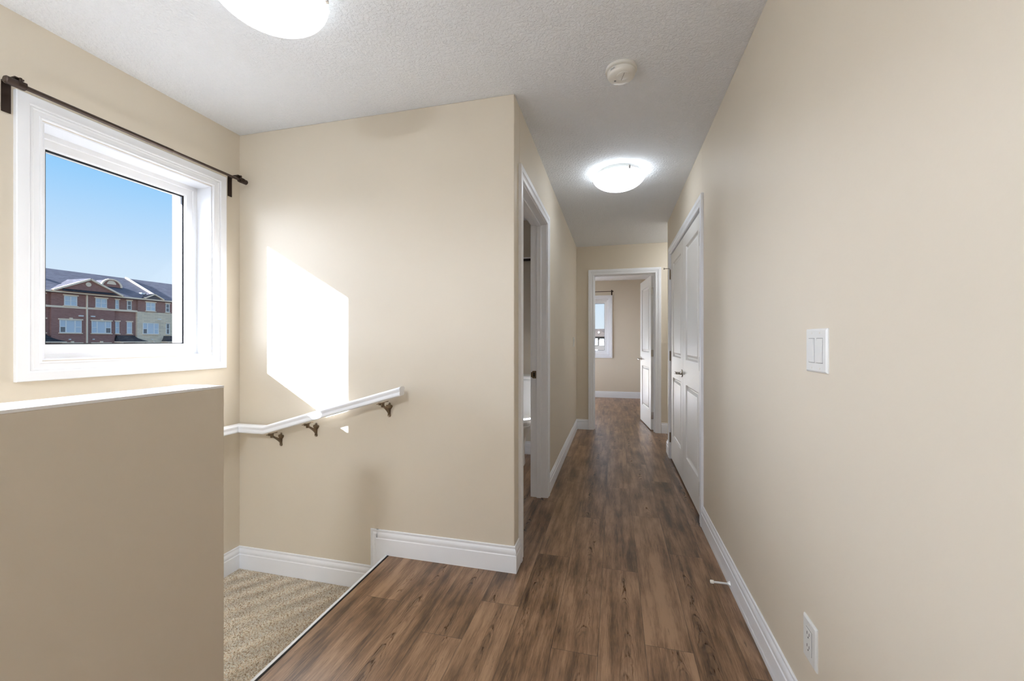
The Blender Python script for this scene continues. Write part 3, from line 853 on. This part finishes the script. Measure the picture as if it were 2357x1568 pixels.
for row, z in ((0, .0015), (1, -.0022)):
    for k in range(6): tx.prism([(-.011 + k * .0038, z - .0009), (-.0085 + k * .0038, z - .0009), (-.0085 + k * .0038, z + .0009), (-.011 + k * .0038, z + .0009)], (0, 0, 0), X, Z3, -Y, .0008, .0011)
tx.build('sticker_print', M['gasket'], lab, xf=R2)

# ------------------------------------------------------------------ switches, outlet, door stop
def wall_plate(e1, n, loc, w, h, parent, t=.0062):
    T = Matrix.Identity(4)
    mb = MB(); O = Vector((0, 0, 0))
    def ring(a, d): return [(-w / 2 + a, -h / 2 + a, d), (w / 2 - a, -h / 2 + a, d), (w / 2 - a, h / 2 - a, d), (-w / 2 + a, h / 2 - a, d)]
    rs = [ring(0, 0), ring(0, .0025), ring(.0012, .0042), ring(.005, t)]
    for r in rs: mb.v += [tuple(e1 * p[0] + Z3 * p[1] + n * p[2]) for p in r]
    for i in range(3):
        for k in range(4): mb.f.append((i * 4 + k, i * 4 + (k + 1) % 4, i * 4 + 4 + (k + 1) % 4, i * 4 + 4 + k))
    mb.f.append((12, 13, 14, 15)); mb.f.append((3, 2, 1, 0))
    return mb.build('cover_plate', M['plastic'], parent, smooth=True, angle=20)
def switch(loc, e1, n, cols, w, label):
    e1, n = Vector(e1), Vector(n)
    r = thing('light_switch', label, 'light switch', loc)
    wall_plate(e1, n, loc, w, .121, r)
    for i, (cx, up) in enumerate(cols):
        fr = MB().prism([(cx - .0175, -.0345), (cx + .0175, -.0345), (cx + .0175, .0345), (cx - .0175, .0345)], (0, 0, 0), e1, Z3, n, .0058, .0064).build('switch_frame', M['seamgrey'], r)
        # rocker: a shallow wedge tilted one way
        a, b = (.0108, .0052) if up else (.0052, .0108)
        hw, hh = .0162, .0330
        mb = MB()
        vs = [(cx - hw, -hh, .0050), (cx + hw, -hh, .0050), (cx + hw, hh, .0050), (cx - hw, hh, .0050),
              (cx - hw, -hh, max(b, .0067)), (cx + hw, -hh, max(b, .0067)), (cx + hw, hh, max(a, .0067)), (cx - hw, hh, max(a, .0067))]
        mb.add([e1 * p[0] + Z3 * p[1] + n * p[2] for p in vs], [(0, 1, 2, 3), (4, 5, 6, 7), (0, 1, 5, 4), (1, 2, 6, 5), (2, 3, 7, 6), (3, 0, 4, 7)])
        mb.build('rocker', M['plastic'], r, bevel=.0006)
        for z in (.0485, -.0485):
            MB().tube([e1 * cx + Z3 * z + n * .0058, e1 * cx + Z3 * z + n * .0070], .0028, 12).build('screw', M['cream'], r, smooth=True)
    return r
switch((XR, 1.3025, 1.152), -Y, -X, [(-.023, True), (.023, False)], .120, 'white two-rocker light switch on the long bare wall above the outlet')
switch((XL, 5.115, 1.168), Y, X, [(0, True)], .075, 'small single white light switch far down the corridor near the end door')

ol = thing('wall_outlet', 'white electrical outlet low on the long bare wall below the switch', 'outlet', (XR, 1.342, .316))
wall_plate(-Y, -X, None, .080, .121, ol)
MB().prism([(-.0175, -.0345), (.0175, -.0345), (.0175, .0345), (-.0175, .0345)], (0, 0, 0), -Y, Z3, -X, .0058, .0064).build('receptacle_edge', M['gap'], ol)
MB().prism([(-.0165, -.0335), (.0165, -.0335), (.0165, .0335), (-.0165, .0335)], (0, 0, 0), -Y, Z3, -X, .0058, .0082).build('receptacle', M['plastic'], ol, bevel=.0008)
for zc in (.018, -.018):
    for dx in (-.0062, .0062):
        MB().prism([(dx - .0011, zc + .000), (dx + .0011, zc + .000), (dx + .0011, zc + .0085), (dx - .0011, zc + .0085)], (0, 0, 0), -Y, Z3, -X, .0080, .0085).build('slot', M['gap'], ol)
    MB().tube([-X * .0080 + Z3 * (zc - .0065), -X * .0085 + Z3 * (zc - .0065)], .0024, 12).build('ground_hole', M['gap'], ol)
for z in (.0485, -.0485):
    MB().tube([-X * .0058 + Z3 * z, -X * .0070 + Z3 * z], .0028, 12).build('screw', M['cream'], ol, smooth=True)

ds = thing('door_stop', 'slim white door stop sticking out from the baseboard before the closet', 'door stop', (XR - .014, 2.135, .022))
MB().tube([(0, 0, 0), (-.003, 0, 0), (-.008, 0, 0), (-.012, 0, 0)], [.0125, .0120, .007, .0055], 18).build('flange', M['plastic'], ds, smooth=True)
MB().tube([(-.010, 0, 0), (-.074, 0.0, 0.0)], [.0047, .0047], 14).build('shaft', M['plastic'], ds, smooth=True)
MB().tube([(-.070, 0, 0), (-.072, 0, 0), (-.084, 0, 0), (-.087, 0, 0)], [.0065, .0085, .0085, .0065], 16).build('rubber_tip', M['cream'], ds, smooth=True)

# ------------------------------------------------------------------ room on the left: toilet and shelf glimpsed past the jamb
tl = thing('toilet', 'white toilet glimpsed through the doorway with the metal strike plate', 'toilet', (-.93, 4.14, 0))
MB().box(-.20, .20, -.20, 0, .42, .805).build('tank', M['porcelain'], tl, bevel=.02, seg=3)
MB().box(-.21, .21, -.212, .0, .805, .835).build('tank_lid', M['porcelain'], tl, bevel=.008, seg=3)
def oval(cx, cy, rx, ry, n=28): return [(cx + rx * math.cos(2 * math.pi * k / n), cy + ry * math.sin(2 * math.pi * k / n)) for k in range(n)]
mb = MB()
lv = [(.0, .10, .22, -.36), (.06, .095, .21, -.36), (.18, .10, .19, -.38), (.28, .13, .21, -.42), (.36, .175, .245, -.45), (.395, .185, .255, -.455)]
n = 28; o0 = len(mb.v)
for z, rx, ry, cy in lv: mb.v += [(p[0], p[1], z) for p in oval(0, cy, rx, ry, n)]
for i in range(len(lv) - 1):
    for k in range(n):
        a, b = i * n + k, i * n + (k + 1) % n; mb.f.append((a, b, b + n, a + n))
mb.f.append(tuple(reversed(range(n)))); mb.f.append(tuple((len(lv) - 1) * n + k for k in range(n)))
mb.build('bowl', M['porcelain'], tl, smooth=True)
MB().prism(oval(0, -.455, .19, .258), (0, 0, 0), X, Y, Z3, .398, .418).build('seat', M['porcelain'], tl, bevel=.004)
MB().prism(oval(0, -.450, .188, .254), (0, 0, 0), X, Y, Z3, .421, .452).build('seat_lid', M['porcelain'], tl, bevel=.006)
MB().tube([(-.15, -.205, .74), (-.15, -.225, .74), (-.09, -.228, .735)], .006, 10).build('flush_lever', M['chrome'], tl, smooth=True)
sh = thing('wall_shelf', 'narrow white shelf high on the wall above the toilet', 'shelf', (-.93, 4.17, 2.02))
MB().box(-.30, .30, -.10, 0, .0, .014).build('board', M['trim'], sh)
MB().box(-.30, .30, -.098, 0, -.005, 0).build('rail', M['gap'], sh)  # thin black strip along the underside of the board

# ------------------------------------------------------------------ outside: townhouses across the street
FX = -55.0
th = thing('townhouse', 'red brick and pale stone townhouse row seen through the large window', 'building', (FX, 34.0, -2.7))
TT = Matrix.Translation(-th.location)
def fb(name, mb, mat, parent=th, **kw): return mb.build(name, mat, parent, xf=TT, **kw)
fb('brick_wall', MB().box(FX - 10, FX, 10, 36.0, -2.7, 6.25).box(FX - 10, FX, 36.0, 62, 4.72, 6.25), M['brick'])
fb('projecting_bay', MB().box(FX - 1, FX + .25, 28.4, 33.75, -2.7, 6.2), M['brick'])
fb('stone_wall', MB().box(FX - 10, FX + .02, 36.0, 62, -2.7, 4.72), M['stone'])
fb('stone_corner', MB().box(FX - 1, FX + .22, 36.02, 39.9, -2.7, 4.70), M['stone'])
fb('brick_upper_bay', MB().box(FX - 1, FX + .22, 36.1, 39.9, 4.72, 6.2), M['brick'])
RX = FX - 5.4; RZ = 1.178 + (8.47 - 1.178) * (RX / FX)
mb = MB(); mb.add([(FX + .5, 10, 6.22), (FX + .5, 62, 6.22), (RX, 62, RZ), (RX, 10, RZ), (FX - 11, 10, 6.2), (FX - 11, 62, 6.2)], [(0, 1, 2, 3), (3, 2, 5, 4)])
mb.add([(FX + .5, 10, 6.10), (FX + .5, 62, 6.10), (FX - 11, 62, 6.10), (FX - 11, 10, 6.10)], [(0, 1, 2, 3)])
fb('roof', mb, M['shingle'])
fb('gutter', MB().box(FX + .45, FX + .62, 10, 62, 6.12, 6.27), M['exttrim'])
def roofz(x): return 6.22 + (FX + .5 - x) / (FX + .5 - RX) * (RZ - 6.22)
mb = MB(); yr0, yr1 = 38.58, 38.45
mb.bar((FX + .5, yr0, 6.30), (RX, yr1, RZ + .08), .22, .16); fb('roof_divider', mb, M['exttrim'])
def gable(ya, yb, yc, zb, zt, px, trimw, brick=True):
    m = MB(); m.prism([(ya, zb), (yb, zb), (yc, zt)], (px, 0, 0), Y, Z3, X, -4.0, 0.0)
    g = fb('gable', m, M['brick'] if brick else M['shingle'])
    m = MB()
    for (y0, z0), (y1, z1) in (((ya - .12, zb - .02), (yc, zt)), ((yc, zt), (yb + .12, zb - .02))):
        m.bar((px + .10, y0, z0 + .03), (px + .10, y1, z1 + .03), .28, trimw, up=(0, 0, 1))
    fb('rake_board', m, M['exttrim'], parent=th)
    m = MB()
    e = .14
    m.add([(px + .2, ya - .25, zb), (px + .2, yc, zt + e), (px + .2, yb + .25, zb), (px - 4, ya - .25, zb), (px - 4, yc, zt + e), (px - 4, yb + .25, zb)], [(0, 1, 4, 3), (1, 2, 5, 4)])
    fb('gable_roof', m, M['shadedshingle'])
    return g
gable(28.45, 34.15, 31.32, 6.30, 7.76, FX + .55, .17)
mb = MB(); mb.add([(FX + .95, 28.9, 6.30), (FX + .95, 33.7, 6.30), (FX + .56, 33.5, 6.56), (FX + .56, 29.1, 6.56)], [(0, 1, 2, 3)]); fb('skirt_roof', mb, M['awning'])
fb('round_vent', MB().tube([(FX + .53, 31.20, 7.22), (FX + .62, 31.20, 7.22)], .235, 28), M['exttrim'])
gable(36.62, 38.52, 37.57, 6.30, 6.84, FX + .55, .12, brick=False)
gable(40.2, 41.8, 41.0, 6.30, 6.80, FX + .55, .12, brick=False)
# eyebrow dormer
px = FX - 1.9; yc = 33.6 * px / FX; zc0 = 1.178 + (7.28 - 1.178) * px / FX; r = .98
arc = lambda rr, n=18: [(yc + rr * math.cos(math.pi * k / n), zc0 + rr * .92 * math.sin(math.pi * k / n)) for k in range(n + 1)]
fb('dormer', MB().prism(arc(r - .03), (px, 0, 0), Y, Z3, X, -3.0, -.06), M['shadedshingle'])
fb('dormer_face', MB().prism(arc(r - .08), (px, 0, 0), Y, Z3, X, -.06, -.02), M['brick'])
fb('dormer_arch', MB().prism(arc(r + .06) + list(reversed(arc(r - .10))), (px, 0, 0), Y, Z3, X, -.10, .12), M['exttrim'])
fb('half_round_vent', MB().prism([(yc + .45 * math.cos(math.pi * k / 14), zc0 + .30 + .45 * math.sin(math.pi * k / 14)) for k in range(15)], (px, 0, 0), Y, Z3, X, -.05, .04), M['exttrim'])
fb('belt_course', MB().box(FX - .1, FX + .30, 10, 36.0, 4.60, 4.80), M['exttrim'])
fb('downspout', MB().box(FX + .25, FX + .36, 31.17, 31.29, -2.7, 6.1), M['exttrim'])
def twin(y0, y1, z0, z1, kind, f, lintel=True, key=False, dark=()):
    f0 = FX + f
    m = MB(); t = .06
    m.sweep_plane((f0, 0, 0), Y, Z3, X, [(y0, z0), (y0, z1), (y1, z1), (y1, z0)], [(0, -.06), (0, .07), (-t, .07), (-t, -.06)], closed=True)
    cells = []
    if kind == 'quad':
        c = (y0 + y1) / 2; zm = (z0 + z1) / 2
        m.prism([(c - .04, z0), (c + .04, z0), (c + .04, z1), (c - .04, z1)], (f0, 0, 0), Y, Z3, X, -.02, .06)
        m.prism([(y0, zm - .03), (y1, zm - .03), (y1, zm + .03), (y0, zm + .03)], (f0, 0, 0), Y, Z3, X, -.02, .05)
        cells = [(y0 + t, y1 - t, z0 + t, z1 - t, 0)]
    elif kind == 'triple':
        w = y1 - y0; a, b = y0 + .28 * w, y0 + .70 * w
        for c in (a, b): m.prism([(c - .05, z0), (c + .05, z0), (c + .05, z1), (c - .05, z1)], (f0, 0, 0), Y, Z3, X, -.02, .06)
        zm = z0 + .46 * (z1 - z0)
        for s0, s1 in ((y0, a), (b, y1)): m.prism([(s0, zm - .03), (s1, zm - .03), (s1, zm + .03), (s0, zm + .03)], (f0, 0, 0), Y, Z3, X, -.02, .05)
        cells = [(y0 + t, a - .05, z0 + t, zm - .03, 0 in dark), (y0 + t, a - .05, zm + .03, z1 - t, 0), (a + .05, b - .05, z0 + t, z1 - t, 0), (b + .05, y1 - t, z0 + t, zm - .03, 1 in dark), (b + .05, y1 - t, zm + .03, z1 - t, 0)]
    else:
        zm = (z0 + z1) / 2
        m.prism([(y0, zm - .03), (y1, zm - .03), (y1, zm + .03), (y0, zm + .03)], (f0, 0, 0), Y, Z3, X, -.02, .05)
        cells = [(y0 + t, y1 - t, z0 + t, z1 - t, 1 if dark else 0)]
    w = fb('window', m, M['extwhite'])
    for (a, b, c, d, dk) in cells:
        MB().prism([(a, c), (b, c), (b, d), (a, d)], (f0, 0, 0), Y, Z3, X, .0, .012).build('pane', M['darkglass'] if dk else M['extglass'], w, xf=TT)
    if lintel: MB().box(f0, f0 + .12, y0 - .10, y1 + .10, z1 + .01, z1 + .13).build('lintel', M['exttrim'], w, xf=TT)
    if key: c = (y0 + y1) / 2; MB().box(f0, f0 + .16, c - .10, c + .10, z1 + .0, z1 + .24).build('keystone', M['exttrim'], w, xf=TT)
    MB().box(f0, f0 + .12, y0 - .08, y1 + .08, z0 - .10, z0 - .01).build('sill', M['exttrim'], w, xf=TT)
for (y0, y1, f) in ((29.37, 30.41, .25), (31.97, 33.0, .25), (36.93, 37.95, .22), (24.0, 25.0, 0), (42.0, 43.0, 0)): twin(y0, y1, 4.86, 5.86, 'quad', f)
for (y0, y1, f, dk) in ((33.92, 34.29, 0, ()), (35.09, 35.54, 0, (1,)), (39.15, 39.6, .22, (1,)), (27.6, 28.06, 0, ())): twin(y0, y1, 4.84, 5.88, 'narrow', f, dark=dk)
for (y0, y1, f, key, li, dk) in ((29.02, 30.78, .25, True, True, (0,)), (31.63, 33.40, .25, True, True, (1,)), (36.59, 38.33, .22, False, False, (0,)), (23.6, 25.4, 0, True, True, ())): twin(y0, y1, 2.05, 3.37, 'triple', f, lintel=li, key=key, dark=dk)
for (y0, y1, f, dk) in ((33.92, 34.32, 0, ()), (35.07, 35.58, 0, ()), (39.19, 39.61, .22, (1,)), (27.6, 28.08, 0, ())): twin(y0, y1, 2.06, 3.40, 'narrow', f, dark=dk)
for y, z in ((30.72, 3.85), (31.72, 3.85), (38.36, 3.88)): fb('dryer_vent', MB().box(FX + .2, FX + .42, y - .17, y + .17, z - .06, z + .06), M['extwhite'])
for y, z in ((29.82, 1.36), (31.8, 1.38), (37.57, 1.39)): fb('hose_bib', MB().box(FX + .2, FX + .36, y - .08, y + .08, z - .05, z + .05), M['extwhite'])
for y0, y1 in ((29.1, 30.89), (31.57, 33.4), (37.0, 38.4)):
    c = (y0 + y1) / 2
    fb('garage_lintel', MB().box(FX + .2, FX + .40, y0, y1, .92, 1.04).box(FX + .2, FX + .44, c - .1, c + .1, .92, 1.18), M['exttrim'])
    fb('garage_door', MB().box(FX + .2, FX + .30, y0 + .15, y1 - .15, -2.7, .92), M['extwhite'])
for (t0, t1, b0, b1) in ((34.0, 35.75, 33.72, 36.6), (38.92, 39.96, 38.66, 40.67), (26.6, 28.1, 26.3, 29.05)):
    m = MB()
    n = 6; rows = []
    for k in range(n + 1):
        s = k / n; fl = s ** 1.8
        a = t0 + (b0 - t0) * fl; b = t1 + (b1 - t1) * fl
        rows.append([(FX + .0, a, 1.83 - .68 * s), (FX + .25 + 1.0 * fl, a, 1.83 - .68 * s), (FX + .25 + 1.0 * fl, b, 1.83 - .68 * s), (FX + .0, b, 1.83 - .68 * s)])
    o = len(m.v)
    for r_ in rows: m.v += r_
    for k in range(n):
        for i in range(3): a = o + k * 4 + i; m.f.append((a, a + 1, a + 5, a + 4))
    m.f.append((o, o + 1, o + 2, o + 3)); m.f.append(tuple(o + n * 4 + i for i in range(4)))
    fb('porch_roof', m, M['awning'])
    fb('porch_fascia', MB().box(FX, FX + 1.3, b0, b1, 1.03, 1.14), M['exttrim'])
    for y in (b0 + .2, b1 - .2): fb('porch_post', MB().box(FX + 1.0, FX + 1.2, y - .1, y + .1, -2.7, 1.03), M['exttrim'])
for (y, x) in ((30.8, FX - 1.1), (28.7, FX - 3.0), (37.3, FX - .9)):
    fb('roof_vent', MB().box(x - .2, x + .2, y - .2, y + .2, roofz(x) - .05, roofz(x) + .14), M['extwhite'])

# house beyond the bedroom window
hs = thing('house', 'dark roofed grey house seen through the bedroom window', 'building', (-3.0, 45, -2.7))
TH = Matrix.Translation(-hs.location)
MB().box(-9, 3, 45, 53, -2.7, 1.7).build('wall', M['greysiding'], hs, xf=TH)
mb = MB(); mb.add([(-9.4, 44.6, 1.65), (3.4, 44.6, 1.65), (3.4, 53.4, 1.65), (-9.4, 53.4, 1.65), (-6, 49, 2.62), (0.2, 49, 2.62)], [(0, 1, 5, 4), (1, 2, 5), (2, 3, 4, 5), (3, 0, 4), (3, 2, 1, 0)])
mb.prism([(-2.9, 1.65), (-.4, 1.65), (-1.66, 2.45)], (0, 44.5, 0), X, Z3, Y, 0, 4)
mb.build('roof', M['brownroof'], hs, xf=TH)
for x0, z0 in ((-2.2, .75), (-2.2, 1.0 - 1.5), (-1.55, .7), (-.4, .7), (-3.6, .7)):
    f = MB().sweep_plane((0, 44.98, 0), X, Z3, -Y, [(x0, z0), (x0, z0 + .75), (x0 + .45, z0 + .75), (x0 + .45, z0)], [(0, 0), (0, .06), (-.08, .06), (-.08, 0)], closed=True).build('window', M['extwhite'], hs, xf=TH)
    MB().box(x0 + .06, x0 + .39, 44.95, 44.98, z0 + .06, z0 + .69).build('pane', M['darkglass'], f, xf=TH)
MB().tube([(-1.62, 44.45, 2.12), (-1.62, 44.52, 2.12)], .09, 16).build('gable_vent', M['extwhite'], hs, xf=TH)

struct('ground', MB().box(-140, 120, -80, 150, -3.4, -2.71 - .3), M['ground'], 'street and yards outside below the windows', 'ground')

# ------------------------------------------------------------------ world: clear sky with bright region round the sun
SD = Vector((1.11, 1.0, -.655)).normalized()     # direction the sunlight travels
w = bpy.data.worlds.new('sky'); scene.world = w; w.use_nodes = True
class WT(NT):
    def __init__(self, w): self.t = w.node_tree; self.n = self.t.nodes; self.l = self.t.links
t = WT(w)
bg = t.n['Background']
tc = t.add('ShaderNodeTexCoord')
sx = t.add('ShaderNodeSeparateXYZ'); t.link(tc.outputs['Generated'], sx.inputs[0])
col = t.ramp(sx.outputs[2], [(0.0, srgb(206, 208, 206)), (0.02, srgb(226, 238, 248)), (0.14, srgb(208, 230, 252)), (0.30, srgb(146, 205, 253)), (0.6, srgb(110, 176, 246)), (1.0, srgb(90, 150, 232))])
dp = t.add('ShaderNodeVectorMath', operation='DOT_PRODUCT'); t.link(tc.outputs['Generated'], dp.inputs[0]); dp.inputs[1].default_value = tuple(-SD)
mr = t.add('ShaderNodeMapRange', interpolation_type='SMOOTHSTEP')
mr.inputs['From Min'].default_value = 0.42; mr.inputs['From Max'].default_value = 0.80
t.link(dp.outputs['Value'], mr.inputs['Value'])
me_ = t.add('ShaderNodeMapRange', interpolation_type='SMOOTHSTEP')      # added glow that lights the hall, strongest near the horizon
me_.inputs['From Min'].default_value = 0.10; me_.inputs['From Max'].default_value = 0.42
me_.inputs['To Min'].default_value = 1.0; me_.inputs['To Max'].default_value = 0.18
t.link(sx.outputs[2], me_.inputs['Value'])
gl = t.math('MULTIPLY', mr.outputs['Result'], me_.outputs['Result'])
GLOW = 12.0
col = t.mix(1.0, col, (.72, .72, .72, 1), 'MULTIPLY')
add = t.mix(1.0, col, t.mix(1.0, (.885, .96, 1.15, 1), t.math('MULTIPLY', gl, GLOW), 'MULTIPLY'), 'ADD')
t.link(add, bg.inputs['Color']); bg.inputs['Strength'].default_value = 1.0

# ------------------------------------------------------------------ lights
sun = bpy.data.lights.new('sun', 'SUN'); so = bpy.data.objects.new('sun', sun); COL.objects.link(so)
so.rotation_euler = (-SD).to_track_quat('Z', 'Y').to_euler(); so.location = (-12, -12, 9)
sun.energy = 34.0; sun.angle = math.radians(0.55); sun.color = (.89, .96, 1.14)
def portal(name, loc, rot, sx_, sy_):
    l = bpy.data.lights.new(name, 'AREA'); o = bpy.data.objects.new(name, l); COL.objects.link(o)
    l.shape = 'RECTANGLE'; l.size = sx_; l.size_y = sy_; l.cycles.is_portal = True
    o.location = loc; o.rotation_euler = rot
portal('sky_portal', (-2.52, 1.468, 1.54), (0, math.radians(-90), 0), 1.1, .9)
portal('sky_portal', (-2.52, -1.51, 1.55), (0, math.radians(-90), 0), .55, 3.2)
portal('sky_portal', (-3.02, 7.3, 1.45), (0, math.radians(-90), 0), 1.8, 1.6)
portal('sky_portal', (-.668, YF + .19, 1.48), (math.radians(-90), 0, 0), 1.15, 1.2)

# ------------------------------------------------------------------ view
scene.view_settings.view_transform = 'Standard'
scene.view_settings.look = 'None'
scene.view_settings.exposure = 0.53
scene.view_settings.gamma = 1.0
scene.view_settings.use_curve_mapping = False
scene.cycles.max_bounces = 9
scene.cycles.diffuse_bounces = 6
scene.cycles.transparent_max_bounces = 12
scene.cycles.sample_clamp_indirect = 8.0
